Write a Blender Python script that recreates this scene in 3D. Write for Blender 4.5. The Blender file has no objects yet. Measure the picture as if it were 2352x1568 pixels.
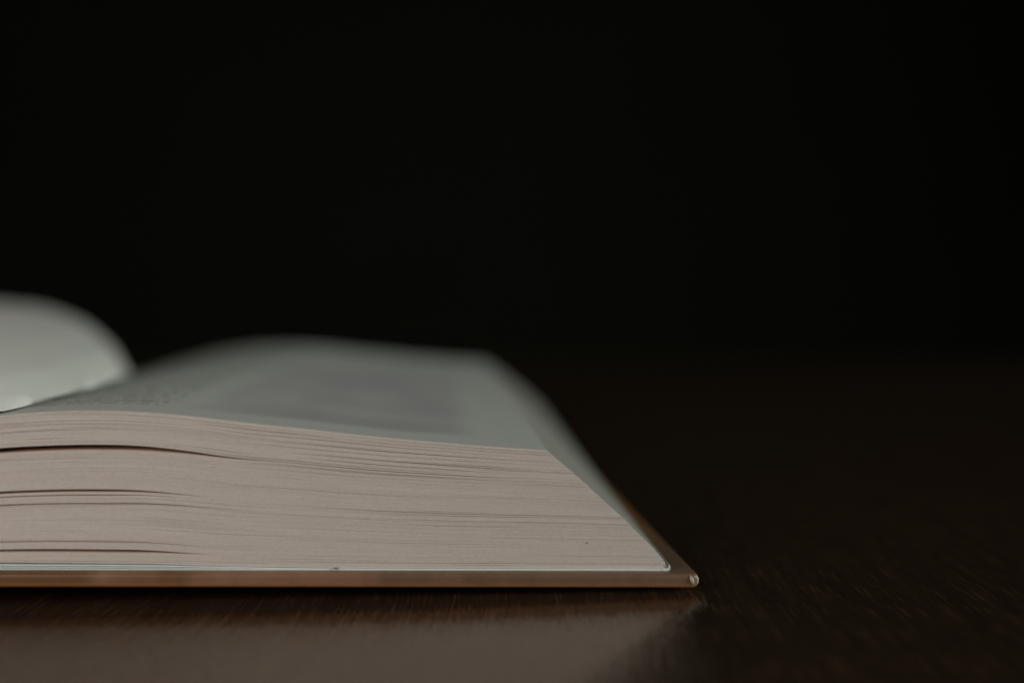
import bpy, bmesh, math, random
from mathutils import Vector, Matrix
R = math.radians
random.seed(11)
S = bpy.context.scene
COL = S.collection

# ------------------------------------------------------------------ camera
cd = bpy.data.cameras.new('camera'); cam = bpy.data.objects.new('camera', cd); COL.objects.link(cam)
S.camera = cam
cam.location = (0, 0, .04614)
cam.rotation_euler = (R(90) - math.atan(141 / 2553), 0, 0)
cd.sensor_width = 36; cd.lens = 36 * 2553 / 2352
cd.clip_start = .005; cd.clip_end = 50
cd.dof.use_dof = True
cd.dof.focus_distance = .1645
cd.dof.aperture_fstop = 5.0
cd.dof.aperture_blades = 0

# ------------------------------------------------------------------ world, lamps, exposure
w = bpy.data.worlds.new('World'); S.world = w; w.use_nodes = True
w.node_tree.nodes['Background'].inputs[0].default_value = (.55, .6, .5, 1)
w.node_tree.nodes['Background'].inputs[1].default_value = .004
S.view_settings.view_transform = 'Standard'
S.view_settings.look = 'None'
S.view_settings.exposure = 0
S.view_settings.gamma = 1
S.cycles.use_denoising = True
S.cycles.max_bounces = 8


def area(name, loc, target, sx, sy, power, col):
    l = bpy.data.lights.new(name, 'AREA'); l.shape = 'RECTANGLE'; l.size = sx; l.size_y = sy
    l.energy = power; l.color = col
    o = bpy.data.objects.new(name, l); COL.objects.link(o); o.location = loc
    o.rotation_euler = (Vector(target) - Vector(loc)).to_track_quat('-Z', 'Y').to_euler()
    return o


area('front_lamp', (-.34, -.16, .17), (-.07, .17, .01), .24, .20, 1.06, (1.0, .93, .86))
area('window_light', (1.15, -.10, .41), (-.10, .25, .02), .5, .5, 9.2, (.95, 1.0, .93))


# ------------------------------------------------------------------ node helper
class N:
    def __init__(s, name):
        s.m = bpy.data.materials.new(name); s.m.use_nodes = True
        s.t = s.m.node_tree; s.b = s.t.nodes['Principled BSDF']

    def node(s, kind, **kw):
        n = s.t.nodes.new(kind)
        for k, v in kw.items():
            setattr(n, k, v)
        return n

    def link(s, a, b): s.t.links.new(a, b)

    def put(s, sock, v):
        if isinstance(v, (int, float)): sock.default_value = v
        elif isinstance(v, (tuple, list)): sock.default_value = v
        else: s.link(v, sock)

    def math(s, op, a, b=None, c=None, clamp=False):
        n = s.node('ShaderNodeMath', operation=op); n.use_clamp = clamp
        s.put(n.inputs[0], a)
        if b is not None: s.put(n.inputs[1], b)
        if c is not None: s.put(n.inputs[2], c)
        return n.outputs[0]

    def coord(s, which='Object'): return s.node('ShaderNodeTexCoord').outputs[which]

    def uv(s, name):
        n = s.node('ShaderNodeUVMap'); n.uv_map = name; return n.outputs[0]

    def mapping(s, vec, scale, rot=(0, 0, 0)):
        n = s.node('ShaderNodeMapping'); s.link(vec, n.inputs[0]); n.inputs[3].default_value = scale
        n.inputs[2].default_value = rot
        return n.outputs[0]

    def noise(s, vec, scale=1, detail=2, rough=.5):
        n = s.node('ShaderNodeTexNoise'); s.link(vec, n.inputs['Vector'])
        n.inputs['Scale'].default_value = scale; n.inputs['Detail'].default_value = detail
        n.inputs['Roughness'].default_value = rough
        return n.outputs[0]

    def rng(s, v, a, b, c, d):
        n = s.node('ShaderNodeMapRange'); s.link(v, n.inputs[0])
        for i, x in enumerate((a, b, c, d)): n.inputs[i + 1].default_value = x
        return n.outputs[0]

    def mix(s, f, a, b, mode='MIX'):
        n = s.node('ShaderNodeMix', data_type='RGBA', blend_type=mode)
        s.put(n.inputs[0], f); s.put(n.inputs[6], a); s.put(n.inputs[7], b)
        return n.outputs[2]

    def ramp(s, v, stops):
        n = s.node('ShaderNodeValToRGB'); s.link(v, n.inputs[0]); e = n.color_ramp.elements
        while len(e) < len(stops): e.new(.5)
        for k, (p, c) in enumerate(stops): e[k].position = p; e[k].color = c
        return n.outputs[0]

    def bump(s, h, strength, dist):
        n = s.node('ShaderNodeBump'); s.put(n.inputs['Height'], h)
        n.inputs['Strength'].default_value = strength; n.inputs['Distance'].default_value = dist
        s.link(n.outputs[0], s.b.inputs['Normal']); return n

    def col(s, v): s.put(s.b.inputs['Base Color'], v)
    def rough(s, v): s.put(s.b.inputs['Roughness'], v)
    def spec(s, v): s.put(s.b.inputs['Specular IOR Level'], v)


# ------------------------------------------------------------------ materials
# cut edges of the paper: streaks follow the leaves (uv: x = cm along the leaf, y = leaf number)
def edge_material(name, c1, c2, speck):
    m = N(name)
    uv = m.uv('UVMap')
    s1 = m.noise(m.mapping(uv, (.25, 1.3, 1)), 1, 3, .6)
    s2 = m.noise(m.mapping(uv, (1.1, .11, 1)), 1, 3, .6)
    s3 = m.noise(m.mapping(m.coord(), (2200, 2200, 4200)), 1, 2, .7)
    base = m.mix(m.rng(s1, .3, .7, 0, 1), c1, c2)
    base = m.mix(m.rng(s2, .40, .80, 0, .25), base, tuple(c * .86 for c in c1[:3]) + (1,))
    base = m.mix(m.rng(s3, .45, .75, 0, .38), base, speck)
    m.col(base); m.rough(.93); m.spec(.12)
    m.bump(m.math('ADD', s3, m.math('MULTIPLY', s1, .15)), .25, .00005)
    return m.m


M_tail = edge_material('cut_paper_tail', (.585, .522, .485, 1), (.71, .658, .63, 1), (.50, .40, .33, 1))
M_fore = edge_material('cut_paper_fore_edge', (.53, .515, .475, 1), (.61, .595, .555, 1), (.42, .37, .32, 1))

m = N('page_paper')
n1 = m.noise(m.mapping(m.coord(), (60, 40, 60)), 1, 3)
n2 = m.noise(m.mapping(m.coord(), (3000, 3000, 3000)), 1, 2)
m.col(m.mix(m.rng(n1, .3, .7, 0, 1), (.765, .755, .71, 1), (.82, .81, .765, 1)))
m.rough(.75); m.spec(.2); m.bump(n2, .25, .00004)
M_page = m.m

m = N('inner_paper'); m.col((.74, .58, .48, 1)); m.rough(.9); m.spec(.1)  # warm tone painted in for light bleeding through the leaves at the openings
M_inner = m.m

# printed top page: uv.x = metres from gutter, uv.y = metres from tail
m = N('printed_page')
uvn = m.uv('UVMap')
sep = m.node('ShaderNodeSeparateXYZ'); m.link(uvn, sep.inputs[0]); u, v = sep.outputs[0], sep.outputs[1]


def box(m, u, v, u0, u1, v0, v1):
    a = m.math('GREATER_THAN', u, u0); b = m.math('LESS_THAN', u, u1)
    c = m.math('GREATER_THAN', v, v0); d = m.math('LESS_THAN', v, v1)
    return m.math('MULTIPLY', m.math('MULTIPLY', a, b), m.math('MULTIPLY', c, d))


def softbox(m, u, v, u0, u1, v0, v1, e):
    a = m.rng(u, u0 - e, u0 + e, 0, 1); b = m.rng(u, u1 - e, u1 + e, 1, 0)
    c = m.rng(v, v0 - e, v0 + e, 0, 1); d = m.rng(v, v1 - e, v1 + e, 1, 0)
    return m.math('MULTIPLY', m.math('MULTIPLY', a, b), m.math('MULTIPLY', c, d))


row = m.math('LESS_THAN', m.math('FRACT', m.math('DIVIDE', v, .0044)), .5)
rown = m.math('FLOOR', m.math('DIVIDE', v, .0044))
cmb = m.node('ShaderNodeCombineXYZ'); m.link(m.math('MULTIPLY', u, 1), cmb.inputs[0]); m.link(m.math('MULTIPLY', rown, 7.31), cmb.inputs[1])
letters = m.noise(m.mapping(cmb.outputs[0], (1500, 1, 1)), 1, 1)
words = m.noise(m.mapping(cmb.outputs[0], (230, 1, 1)), 1, 1)
ink = m.math('MULTIPLY', m.math('GREATER_THAN', letters, .47), m.math('GREATER_THAN', words, .36))
col1 = box(m, u, v, .014, .0640, .0100, .192)
text = m.math('MULTIPLY', m.math('MULTIPLY', ink, row), col1)
wob = m.math('MULTIPLY', m.math('SUBTRACT', m.noise(m.mapping(uvn, (70, 70, 1)), 1, 2), .5), .006)
pic = softbox(m, m.math('ADD', u, wob), m.math('ADD', v, wob), .0690, .1100, .0100, .150, .0022)
pn = m.noise(m.mapping(uvn, (45, 30, 1)), 1, 4, .6)
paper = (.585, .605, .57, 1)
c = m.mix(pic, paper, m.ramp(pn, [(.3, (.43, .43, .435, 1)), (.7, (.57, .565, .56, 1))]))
c = m.mix(m.math('MULTIPLY', softbox(m, m.math('ADD', u, wob), m.math('ADD', v, wob), .074, .109, .0100, .0230, .0030), .22), c, (.30, .30, .30, 1))
c = m.mix(m.math('MULTIPLY', text, .62), c, (.10, .11, .10, 1))
m.col(c); m.rough(.6); m.spec(.3)
M_print = m.m

m = N('endpaper_white')
n2 = m.noise(m.mapping(m.coord(), (900, 900, 4000)), 1, 2)
m.col(m.mix(n2, (.80, .90, .88, 1), (.90, .97, .95, 1))); m.rough(.6); m.spec(.25)
M_end = m.m

# cover: printed paper wrapped on board, brown, with a fine halftone/weave relief
m = N('brown_cover_wrap')
ob = m.coord()
big = m.noise(m.mapping(ob, (55, 12, 30)), 1, 3, .55)
mid = m.noise(m.mapping(ob, (300, 300, 300)), 1, 3)
sx = m.node('ShaderNodeSeparateXYZ'); m.link(ob, sx.inputs[0])
along = m.math('ADD', m.rng(sx.outputs[0], -.11, 0, 0, 1), m.math('MULTIPLY', m.math('SUBTRACT', big, .5), .9))
c = m.ramp(along, [(.0, (.135, .058, .021, 1)), (.22, (.150, .066, .025, 1)), (.36, (.25, .135, .082, 1)), (.55, (.235, .125, .078, 1)), (.70, (.155, .088, .054, 1)), (1, (.165, .105, .068, 1))])
wv = m.node('ShaderNodeTexWave', wave_type='BANDS', bands_direction='DIAGONAL')
m.link(m.mapping(ob, (1, 1, 1)), wv.inputs[0]); wv.inputs['Scale'].default_value = 760
wv2 = m.node('ShaderNodeTexWave', wave_type='BANDS', bands_direction='DIAGONAL')
m.link(m.mapping(ob, (-1, 1, 1)), wv2.inputs[0]); wv2.inputs['Scale'].default_value = 760
dots = m.math('MULTIPLY', wv.outputs[1], wv2.outputs[1])
c = m.mix(m.rng(sx.outputs[1], .012, .045, 0, .8), c, (.27, .115, .035, 1))
c = m.mix(m.rng(sx.outputs[2], .00085, .0002, 0, .85), c, (.42, .17, .045, 1))
c = m.mix(m.math('MULTIPLY', dots, .2), c, (.24, .14, .085, 1))
c = m.mix(m.rng(mid, .5, .75, 0, .3), c, (.10, .045, .02, 1))
m.col(c); m.rough(.42); m.spec(.45)
m.bump(m.math('ADD', dots, m.math('MULTIPLY', mid, 2)), .3, .00004)
M_cover = m.m

# table: dark varnished wood, grain running away from the camera
m = N('dark_varnished_wood')
ob = m.coord()
g1 = m.noise(m.mapping(ob, (420, 16, 1)), 1, 4, .65)
g2 = m.noise(m.mapping(ob, (2400, 95, 1)), 1, 3, .65)
g3 = m.noise(m.mapping(ob, (30, 1.6, 1)), 1, 3, .5)
g4 = m.noise(m.mapping(ob, (700, 700, 1)), 1, 2, .6)
c = m.ramp(g1, [(.30, (.025, .0155, .0108, 1)), (.55, (.036, .0225, .0152, 1)), (.75, (.048, .029, .019, 1))])
c = m.mix(m.rng(g3, .3, .7, 0, .4), c, (.029, .016, .012, 1))
pore_glint = m.rng(g2, .55, .67, 0, 1)
c = m.mix(m.math('MULTIPLY', pore_glint, .6), c, (.125, .060, .022, 1))  # orange along the grain paints in golden glints of the reflected cover
m.col(c)
m.rough(m.math('ADD', m.rng(g1, .3, .7, .10, .14), m.math('MULTIPLY', pore_glint, .10)))
m.spec(1.0); m.b.inputs['IOR'].default_value = 1.70; m.b.inputs['Specular Tint'].default_value = (1, .83, .67, 1)
m.bump(m.math('ADD', m.math('ADD', m.math('MULTIPLY', g1, .35), m.math('MULTIPLY', g2, 1.7)), m.math('MULTIPLY', g4, .1)), .75, .00022)
M_wood = m.m

m = N('dark_wall_paint')
nw = m.noise(m.mapping(m.coord(), (2, 2, 2)), 1, 3)
m.col(m.mix(nw, (.036, .039, .024, 1), (.050, .053, .034, 1))); m.rough(.9); m.spec(.1)
M_wall = m.m
m = N('dark_floor_boards')
nw = m.noise(m.mapping(m.coord(), (30, 2, 2)), 1, 3)
m.col(m.mix(nw, (.012, .010, .007, 1), (.02, .015, .011, 1))); m.rough(.7)
M_floor = m.m

# ------------------------------------------------------------------ object helpers
def mesh_obj(name, verts, faces, mats, parent=None, fmat=None, smooth=None, uvs=None):
    me = bpy.data.meshes.new(name); me.from_pydata(verts, [], faces)
    for mt in mats: me.materials.append(mt)
    if fmat: me.polygons.foreach_set('material_index', fmat)
    if smooth is True: me.polygons.foreach_set('use_smooth', [True] * len(faces))
    elif smooth: me.polygons.foreach_set('use_smooth', smooth)
    if uvs:
        ul = me.uv_layers.new(name='UVMap'); flat = []
        for f in faces:
            for i in f: flat += uvs[i]
        ul.data.foreach_set('uv', flat)
    me.update()
    o = bpy.data.objects.new(name, me); COL.objects.link(o); o.parent = parent
    return o


def bm_obj(name, bm, mat, parent=None, smooth=False):
    me = bpy.data.meshes.new(name); bm.to_mesh(me); bm.free(); me.materials.append(mat)
    if smooth: me.polygons.foreach_set('use_smooth', [True] * len(me.polygons))
    o = bpy.data.objects.new(name, me); COL.objects.link(o); o.parent = parent
    return o


def box_bm(x0, x1, y0, y1, z0, z1, bev=0, seg=3, cuts=0):
    bm = bmesh.new(); bmesh.ops.create_cube(bm, size=1)
    for vv in bm.verts:
        vv.co = ((x0 + x1) / 2 + vv.co.x * (x1 - x0), (y0 + y1) / 2 + vv.co.y * (y1 - y0), (z0 + z1) / 2 + vv.co.z * (z1 - z0))
    if bev: bmesh.ops.bevel(bm, geom=list(bm.edges), offset=bev, segments=seg, affect='EDGES', profile=.5)
    return bm


def interp(tab, x):
    if x <= tab[0][0]: return tab[0][1]
    for (a, b), (c_, d) in zip(tab, tab[1:]):
        if x <= c_: return b + (d - b) * (x - a) / (c_ - a)
    return tab[-1][1]


def spline(tab, n):   # Catmull-Rom through the points, n samples, even in arc length
    P = [Vector((a, b)) for a, b in tab]
    P = [2 * P[0] - P[1]] + P + [2 * P[-1] - P[-2]]
    out = []
    for i in range(1, len(P) - 2):
        for k in range(24):
            t = k / 24; a, b, c_, d = P[i - 1:i + 3]
            out.append(.5 * ((2 * b) + (c_ - a) * t + (2 * a - 5 * b + 4 * c_ - d) * t * t + (3 * b - a - 3 * c_ + d) * t ** 3))
    out.append(P[-2])
    L = [0]
    for a, b in zip(out, out[1:]): L.append(L[-1] + (b - a).length)
    res = []; j = 0
    for k in range(n):
        s = L[-1] * k / (n - 1)
        while j < len(L) - 2 and L[j + 1] < s: j += 1
        f = (s - L[j]) / (L[j + 1] - L[j]); res.append(out[j].lerp(out[j + 1], min(1, max(0, f))))
    return res


# ------------------------------------------------------------------ setting
# table and room
tab = bpy.data.objects.new('dark_table', None); COL.objects.link(tab)
tab.location = (0, 0, -.00032); tab.rotation_euler = (0, R(-.18), 0)
tab['label'] = 'dark varnished wooden table with glossy grained top under the open book'; tab['category'] = 'table'
bm_obj('table_top', box_bm(-.75, .75, -.20, .635, -.025, 0, .002, 3), M_wood, tab)
for sx in (-1, 1):
    for sy in (-.12, .555):
        bm_obj('leg', box_bm(sx * .68 - .03, sx * .68 + .03, sy - .03, sy + .03, -.74, -.026, .004, 2), M_wood, tab)
fl = bm_obj('floor', box_bm(-4, 4, -2.5, 3.2, -.80, -.742), M_floor); fl['kind'] = 'structure'
wl = bm_obj('wall', box_bm(-4, 4, 3.2, 3.3, -.80, 2.2), M_wall); wl['kind'] = 'structure'

# ------------------------------------------------------------------ the book
book = bpy.data.objects.new('open_book', None); COL.objects.link(book)
book['label'] = 'thick open hardcover book with brown cover lying on the dark table'; book['category'] = 'book'
book.location = (.02740, .16273, .00046)
th, ph = R(3.8), R(1.12)
book.rotation_euler = (Matrix.Rotation(th, 3, 'Z') @ Matrix.Rotation(ph, 3, 'Y')).to_euler()

Y0, Y1 = .002, .215            # tail and head of the leaves
XG = -.1425                    # gutter
TOP = [(XG, .0125), (-.1385, .0132), (-.1320, .0155), (-.1250, .0184), (-.118, .0209), (-.112, .0226), (-.107, .0235), (-.1016, .02435), (-.0955, .02495), (-.0893, .02525), (-.0831, .02520),
       (-.0769, .02484), (-.0706, .02422), (-.0644, .02355), (-.0581, .02295), (-.0517, .0223), (-.0454, .0217),
       (-.0390, .0212), (-.0306, .0206), (-.02255, .02015)]
HEAD_RISE = [(XG, -.0016), (-.1340, -.0022), (-.1262, -.0026), (-.118, -.0032), (-.1034, -.0032), (-.089, -.0034), (-.05, -.0030), (-.0215, -.0026), (-.004, -.0020)]   # how much higher the block stands near the gutter at the head
YROWS = [0, .05, .09, .12, .145, .17, .195, .213]


def rise(x, y, f):
    t = y / .213; return interp(HEAD_RISE, x) * t * t * (3 - 2 * t) * f


BOT = [(-.1425, .0030), (-.100, .00315), (-.080, .0030), (-.066, .0026), (-.055, .0025), (-.0035, .00245)]
FORE = [(0, -.0040), (.02, -.00405), (.085, -.0048), (.19, -.00629), (.42, -.01031), (.72, -.01630), (1.0, -.02255)]

NX = 90
xs_norm = [k / (NX - 1) for k in range(NX)]
top_curve = spline(TOP, NX)

NL = 216
# (fraction of the block, opening in metres, x: start, full, full, end)
GAPS = [(.078, .00050, -.119, -.094, -.084, -.070), (.132, .00014, -.122, -.100, -.085, -.068), (.402, .00019, -.122, -.098, -.085, -.062),
        (.452, .00016, -.122, -.100, -.088, -.072), (.473, .00040, -.122, -.100, -.088, -.070), (.757, .00080, -.126, -.100, -.087, -.060)]


def hump(x, a, b, c_, d):
    if x <= a or x >= d: return 0
    if x < b: t = (x - a) / (b - a)
    elif x > c_: t = (d - x) / (d - c_)
    else: return 1
    return t * t * (3 - 2 * t)


gap_after = {}                  # leaf number -> list of openings above it
for (f, wd, a, b, c_, d) in GAPS:
    gap_after.setdefault(int(round(f * NL)), []).append((wd, a, b, c_, d))
cuts = sorted(gap_after)        # the openings part the block into sections
for (f, wd, a, d) in [(.757, .00006, -.075, -.012), (.735, .00005, -.07, -.01), (.45, .00006, -.06, -.008), (.74, .00005, -.072, -.03),
                      (.957, .00007, -.075, -.050), (.935, .00006, -.07, -.035), (.90, .00008, -.066, -.022), (.865, .00005, -.075, -.02),
                      (.83, .00006, -.065, -.02), (.80, .00007, -.062, -.024), (.775, .00006, -.075, -.03), (.435, .00004, -.06, -.01),
                      (.40, .00005, -.05, -.012), (.04, .00005, -.07, -.006), (.93, .00005, -.11, -.07), (.97, .00004, -.10, -.05)]:
    gap_after.setdefault(int(round(f * NL)), []).append((wd, a, a + .3 * (d - a), a + .6 * (d - a), d))
for k in range(170):
    f = random.random()
    if random.random() < .35: f = random.uniform(.68, .99)
    ln = random.uniform(.008, .05); a = random.uniform(-.13, -.012); b = min(a + ln, -.006)
    gap_after.setdefault(int(round(f * NL)), []).append((random.choice((.00001, .000015, .00002, .00002, .00003, .00004)), a, a + .4 * (b - a), a + .6 * (b - a), b))

leaf_w = [random.uniform(.8, 1.2) for _ in range(NL)]
tw = sum(leaf_w); acc = 0; frac = []
for wgt in leaf_w:
    frac.append((acc / tw, (acc + wgt) / tw)); acc += wgt


def gap_sum(i, x):              # openings below leaf i at x
    return sum(wd * hump(x, *r) for g, lst in gap_after.items() if g <= i for (wd, *r) in lst)


GS = []                         # cumulative openings, tabulated over the samples of the curve
for k in range(NX):
    x = top_curve[k].x; per = [0] * (NL + 1)
    for g, lst in gap_after.items():
        per[min(g, NL)] += sum(wd * hump(x, *r) for (wd, *r) in lst)
    c_ = 0; row_ = []
    for i in range(NL + 1):
        c_ += per[i]; row_.append(c_)
    GS.append(row_)


def leaf_section(i):
    """cross-section of leaf i: lists of (x, z) for its underside and upper side"""
    f0, f1 = frac[i]; xe = interp(FORE, f0) + random.uniform(-.00012, .00006)
    if f0 < .09: xe += random.choice([0, 0, -.0003, -.0006])
    lo, hi = [], []
    for k in range(NX):
        tc = top_curve[k]
        s = k / (NX - 1)
        xb = XG + (xe - XG) * (tc.x - XG) / (TOP[-1][0] - XG)
        x = tc.x + (xb - tc.x) * 1.0
        kk = k
        # height of the top at this x (beyond the last point the top plane simply goes on)
        ht = interp_top(x)
        zb = interp(BOT, x)
        # openings looked up at this x
        gi, gt = gaps_at(x, i)
        solid = ht - zb - gt
        z0 = zb + f0 * solid + gi; z1 = zb + f1 * solid + gi
        z1 -= (z1 - z0) * .05
        lo.append((x, z0)); hi.append((x, z1))
    return lo, hi


_xs = [p.x for p in top_curve]; _zs = [p.y for p in top_curve]


def locate(x):
    import bisect
    j = bisect.bisect_right(_xs, x) - 1
    if j < 0: return 0, 0.
    if j >= NX - 1: return NX - 2, 1.
    return j, (x - _xs[j]) / (_xs[j + 1] - _xs[j])


def interp_top(x):
    if x > _xs[-1]:
        return _zs[-1] - (x - _xs[-1]) * .058
    j, f = locate(x); return _zs[j] + (_zs[j + 1] - _zs[j]) * f


def gaps_at(x, i):
    j, f = locate(x)
    g = GS[j][i] * (1 - f) + GS[j + 1][i] * f
    t = GS[j][NL] * (1 - f) + GS[j + 1][NL] * f
    return g, t


def add_leaf(V, Fc, FM, SM, UV, lo, hi, ya, yb, idx, lift=None):
    """one leaf as a closed thin slab: upper and under sheet, cut tail, head and fore edges"""
    n = len(lo)
    def strip(pa, pb, mat, sm, uva, uvb):
        b = len(V)
        V.extend(pa); V.extend(pb); UV.extend(uva); UV.extend(uvb)
        for q in range(len(pa) - 1):
            Fc.append((b + q, b + q + 1, b + len(pa) + q + 1, b + len(pa) + q)); FM.append(mat); SM.append(sm)
    arc = [0.]
    for a, b in zip(hi, hi[1:]): arc.append(arc[-1] + math.hypot(b[0] - a[0], b[1] - a[1]))
    # upper and under sheet, in rows from tail to head
    rows_ = YROWS if lift is not None else [0, yb - ya]
    L_ = lift or (lambda x, y: 0)
    for pts, mat, flip in ((hi, 0, False), (lo, 3, True)):
        b = len(V)
        for yy in rows_:
            V.extend([(x, ya + yy, z + L_(x, yy)) for x, z in pts]); UV.extend([(s, yy) for s in arc])
        for q_ in range(len(rows_) - 1):
            for q in range(n - 1):
                i0 = b + q_ * n + q
                f_ = (i0, i0 + 1, i0 + n + 1, i0 + n)
                Fc.append(f_[::-1] if flip else f_); FM.append(2 if q >= n - 3 and mat == 0 and idx < NL - 1 else mat); SM.append(True)
    ue = [s * 100 for s in arc]
    strip([(x, ya, z) for x, z in lo], [(x, ya, z) for x, z in hi], 1, False, [(s, idx) for s in ue], [(s, idx + .8) for s in ue])
    yh = rows_[-1]
    strip([(x, yb, z + L_(x, yh)) for x, z in hi], [(x, yb, z + L_(x, yh)) for x, z in lo], 1, False, [(s, idx + .8) for s in ue], [(s, idx) for s in ue])
    (xl, zl), (xh, zh) = lo[-1], hi[-1]
    strip([(xl, ya + yy, zl + L_(xl, yy)) for yy in rows_], [(xh, ya + yy, zh + L_(xh, yy)) for yy in rows_], 2, False,
          [(yy * 100, idx) for yy in rows_], [(yy * 100, idx + .8) for yy in rows_])


bounds = [0] + cuts + [NL]
for a, b in zip(bounds, bounds[1:]):
    V, Fc, FM, SM, UV = [], [], [], [], []
    for i in range(a, b):
        if i == NL - 1: continue
        lo, hi = leaf_section(i)
        dy = random.gauss(0, .000012)
        add_leaf(V, Fc, FM, SM, UV, lo, hi, Y0 + dy, Y1 + dy, i, lambda x, y: rise(x, y, (i + 1) / NL))
    mesh_obj('page_section', V, Fc, [M_inner, M_tail, M_fore, M_inner], book, FM, SM, UV)
V, Fc, FM, SM, UV = [], [], [], [], []
lo, hi = leaf_section(NL - 1)
add_leaf(V, Fc, FM, SM, UV, lo, hi, Y0, Y1, NL - 1, lambda x, y: rise(x, y, 1))
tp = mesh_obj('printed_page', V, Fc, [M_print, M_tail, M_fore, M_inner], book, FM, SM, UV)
tp['label'] = 'top right-hand page printed with text and a grey picture'

# left half: a fat bundle that rises steeply from the gutter and rolls over to the left
LT = [(XG - .0002, .0155), (-.1437, .0200), (-.1459, .0243), (-.1495, .0286), (-.1552, .0328), (-.1665, .0373), (-.1778, .0386), (-.190, .0379),
      (-.205, .0350), (-.222, .0305), (-.240, .0262), (-.256, .0238)]
LB = [(XG - .0002, .0030), (-.150, .0028), (-.165, .0027), (-.180, .0026), (-.195, .0025), (-.21, .0024), (-.225, .0024), (-.240, .0024), (-.255, .0024), (-.268, .0024), (-.274, .0024), (-.2775, .0024)]
NLL = 150; nT = 44
lt, lb = [Vector((p.x - .0012, .003 + (p.y - .003) * .84)) for p in spline(LT, nT)], spline(LB, nT)
V, Fc, FM, SM, UV = [], [], [], [], []
def left_leaf(i):
    f0, f1 = i / NLL, (i + 1) / NLL
    fe = interp([(0, 0), (.5, .40), (.9, .86), (1, 1)], f0)
    lo, hi = [], []
    for k in range(nT):
        p = lb[k].lerp(lt[k], f0); q = lb[k].lerp(lt[k], f1)
        q = p.lerp(q, .80)
        lo.append((p.x, p.y)); hi.append((q.x, q.y))
    return lo, hi
for i in range(NLL - 1):
    lo, hi = left_leaf(i); dy = random.gauss(0, .000012)
    # x runs to the left here, so swap the sheets to keep the faces outward
    add_leaf(V, Fc, FM, SM, UV, hi, lo, Y0 + dy, Y1 + dy, i)
mesh_obj('page_section', V, Fc, [M_inner, M_tail, M_fore, M_inner], book, FM, SM, UV)
# the topmost left page swells over the gutter onto the right-hand page before it rolls back to the left
CONTACT = [tuple(p) for p in spline([(0, -.1037), (.012, -.1011), (.034, -.1005), (.07, -.1050), (.104, -.1123), (.143, -.1220), (.18, -.1316), (.213, -.1415)], 60)]
ROLL = [(-.0026, .245), (-.0051, .42), (-.0094, .594), (-.0150, .77), (-.0258, .942), (-.0360, 1.)]


def curl_section(y, n=120):
    xc = interp(CONTACT, y); zc = interp_top(xc) + rise(xc, y, 1) + .00008
    pts = []
    for k in range(5):
        x = XG + .0004 + (xc - XG - .0016) * k / 4.6 if xc > XG + .002 else None
        if x is not None: pts.append((x, interp_top(x) + rise(x, y, 1) + .00012))
    pts += [(xc - .0004, zc + .00004), (xc, zc + .00025), (xc - .0005, zc + .0010)]
    pts += [(xc + dx, zc + f * (.0344 - zc)) for dx, f in ROLL]
    pts += [(x, z + .0012) for x, z in ((-.190, .0338), (-.205, .0318), (-.222, .0284), (-.240, .0252), (-.256, .0234))]
    return spline(pts, n)


def curl_page(name):
    n = 120; ys = [.213 * (k / 44) ** 1.6 for k in range(45)]
    th_ = .00011; V, Fc = [], []
    secs = [curl_section(y, n) for y in ys]
    for side in (0, 1):
        for y, sec in zip(ys, secs):
            for k, p in enumerate(sec):
                q = sec[min(k + 1, n - 1)] - sec[max(k - 1, 0)]; nn = Vector((q.y, -q.x)).normalized()
                o_ = side * th_
                V.append((p.x - nn.x * o_, Y0 + y, p.y - nn.y * o_))
    m_ = len(ys) * n
    for j in range(len(ys) - 1):
        for k in range(n - 1):
            a = j * n + k
            Fc.append((a, a + n, a + n + 1, a + 1)); Fc.append((m_ + a, m_ + a + 1, m_ + a + n + 1, m_ + a + n))
    for k in range(n - 1):
        Fc.append((k, k + 1, m_ + k + 1, m_ + k)); e = (len(ys) - 1) * n + k
        Fc.append((e, m_ + e, m_ + e + 1, e + 1))
    for j in range(len(ys) - 1):
        e = j * n + n - 1; Fc.append((e, e + n, m_ + e + n, m_ + e))
    o = mesh_obj(name, V, Fc, [M_page], book, None, True)
    md = o.modifiers.new('edge', 'EDGE_SPLIT'); md.split_angle = R(50)
    return o


cp = curl_page('curled_page')
cp['label'] = 'blank white left-hand page rolling up out of the gutter'


# endpapers: three bluish white sheets under the block, spreading to the left, turned up at the fore edge
def ribbon(name, pts, th_, ya, yb, mat):
    n = len(pts); V, Fc = [], []
    for (x, z) in pts:
        V += [(x, ya, z), (x, yb, z), (x, ya, z + th_), (x, yb, z + th_)]
    for q in range(n - 1):
        a = 4 * q; b = a + 4
        Fc += [(a, b, b + 2, a + 2), (a + 2, b + 2, b + 3, a + 3), (a + 3, b + 3, b + 1, a + 1), (a + 1, b + 1, b, a)]
    Fc += [(0, 2, 3, 1), (4 * n - 4, 4 * n - 3, 4 * n - 1, 4 * n - 2)]
    return mesh_obj(name, V, Fc, [mat], book)


def turned_end(x0, z0, up):
    return [(x0, z0), (x0 + .0006, z0 + .00002), (x0 + .0010, z0 + .00008), (x0 + .00125, z0 + .00024), (x0 + .0013, z0 + .0005), (x0 + .0012, z0 + up)]


for k, (zl, zr) in enumerate(((.00215, .00212), (.00243, .00222), (.00272, .00232))):
    pts = []
    for q in range(60):
        x = XG + (-.0048 - XG) * q / 59
        t = min(1, max(0, (x + .085) / .03)); t = t * t * (3 - 2 * t)
        pts.append((x, zl + (zr - zl) * t + .00001 * math.sin(x * 900 + k * 2)))
    pts += [p for p in turned_end(-.0049 - .00006 * k, zr + .00001, .00075 - .00015 * k)]
    ribbon('endpaper', pts, .00009 if k else .00011, Y0 - .00015 - .00005 * k, Y1, M_end)

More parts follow.
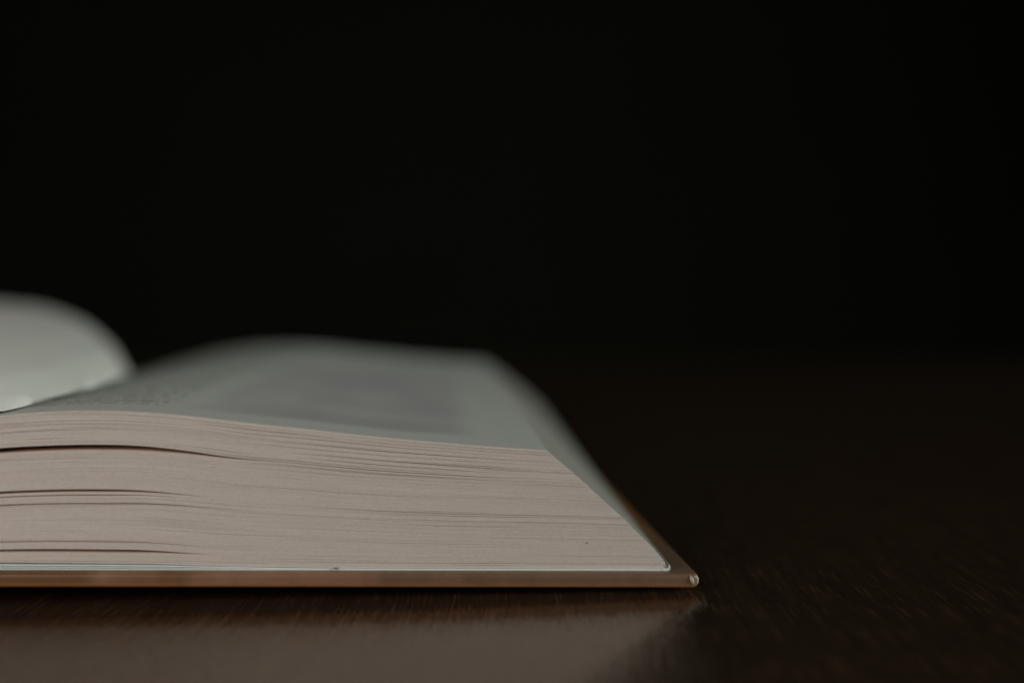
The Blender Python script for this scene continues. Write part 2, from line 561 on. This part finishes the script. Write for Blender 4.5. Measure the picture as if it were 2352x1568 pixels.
# covers: boards wrapped in brown printed paper
CT = .00215
def cover_board(name, x0, x1, label=None, skew=0):
    bm = bmesh.new()
    n = 48
    y0, y1 = 0., .219
    # rounded cross-section round the board's outline: sheets of the profile (inset, z)
    prof = []
    r = CT / 2 * .62
    for k in range(9):
        a = -math.pi / 2 + math.pi / 2 * k / 8
        prof.append((r - r * math.cos(a), r + r * math.sin(a)))
    for k in range(9):
        a = math.pi / 2 * k / 8
        prof.append((r - r * math.cos(a), CT - r + r * math.sin(a)))
    rc = .0011
    def ring(ins, z):
        pts = []
        for (cx, cy, a0) in ((x1 - rc, y0 + rc, -90), (x1 - rc, y1 - rc, 0), (x0 + rc, y1 - rc, 90), (x0 + rc, y0 + rc, 180)):
            for k in range(7):
                a = R(a0 + 15 * k); pts.append((cx + (rc - ins) * math.cos(a), cy + (rc - ins) * math.sin(a)))
        # subdivide the long tail edge so that the board can be uneven
        return [(px, py, z) for px, py in pts]
    rings = []
    for (ins, z) in prof:
        rings.append([bm.verts.new(p) for p in ring(ins, z)])
    for a, b in zip(rings, rings[1:]):
        L = len(a)
        for q in range(L): bm.faces.new((a[q], a[(q + 1) % L], b[(q + 1) % L], b[q]))
    bm.faces.new(list(reversed(rings[0]))); bm.faces.new(rings[-1])
    o = bm_obj(name, bm, M_cover, book, True)
    o.data.polygons[-1].use_smooth = False; o.data.polygons[-2].use_smooth = False
    if skew:
        for vv in o.data.vertices:
            if vv.co.x > -.02: vv.co.x -= vv.co.y * skew
    if label: o['label'] = label
    return o


cover_board('back_cover', -.139, .0004, None, .036)


m = N('corner_fold_glint'); m.col((.50, .41, .35, 1)); m.rough(.35); m.spec(.6); M_fold_glint = m.m  # pale colour paints the crease highlight onto the corner folds


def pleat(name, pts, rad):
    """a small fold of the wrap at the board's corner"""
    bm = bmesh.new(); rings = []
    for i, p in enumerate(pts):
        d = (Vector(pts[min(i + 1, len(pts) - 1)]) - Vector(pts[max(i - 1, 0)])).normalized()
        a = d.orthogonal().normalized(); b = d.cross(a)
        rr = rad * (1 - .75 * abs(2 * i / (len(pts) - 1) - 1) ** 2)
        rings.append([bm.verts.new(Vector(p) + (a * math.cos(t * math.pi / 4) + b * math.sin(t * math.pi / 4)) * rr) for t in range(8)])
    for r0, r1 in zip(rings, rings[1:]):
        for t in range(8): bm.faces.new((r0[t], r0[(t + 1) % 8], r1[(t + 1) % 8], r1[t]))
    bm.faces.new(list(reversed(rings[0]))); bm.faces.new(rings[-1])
    return bm_obj(name, bm, M_fold_glint, book, True)


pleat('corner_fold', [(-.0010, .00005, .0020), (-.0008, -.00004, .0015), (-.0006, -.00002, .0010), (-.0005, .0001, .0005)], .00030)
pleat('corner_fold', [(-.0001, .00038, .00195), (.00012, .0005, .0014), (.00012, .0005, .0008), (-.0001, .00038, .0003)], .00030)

# spine and front cover (out of frame on the left)
V, Fc = [], []
sp = []
for k in range(17):
    t = k / 16; x = -.1395 - .006 * t
    sp.append((x, .0 + .0022 * 0 + .0006 * math.sin(math.pi * t)))
ribbon('spine', [(x, z + .0001) for x, z in sp], .0019, .0, .219, M_cover)
fc = cover_board('front_cover', -.2815, -.146)

# a stray fibre on the endpaper and one on the cut edge
def fleck(pts, rad):
    bm = bmesh.new(); bmesh.ops.create_icosphere(bm, subdivisions=1, radius=1)
    for vv in bm.verts:
        vv.co = Vector(pts) + Vector((vv.co.x * rad[0], vv.co.y * rad[1], vv.co.z * rad[2])) * random.uniform(.8, 1.2)
    return bm


m = N('paper_dust'); m.col((.20, .17, .145, 1)); m.rough(.9); M_dust = m.m
bm_obj('paper_fleck', fleck((-.0533, Y0 - .0003, .00248), (.00035, .0003, .00017)), M_dust, book)
bm_obj('paper_fleck', fleck((-.0163, Y0 - .00002, .0063), (.00022, .00008, .0001)), M_dust, book)
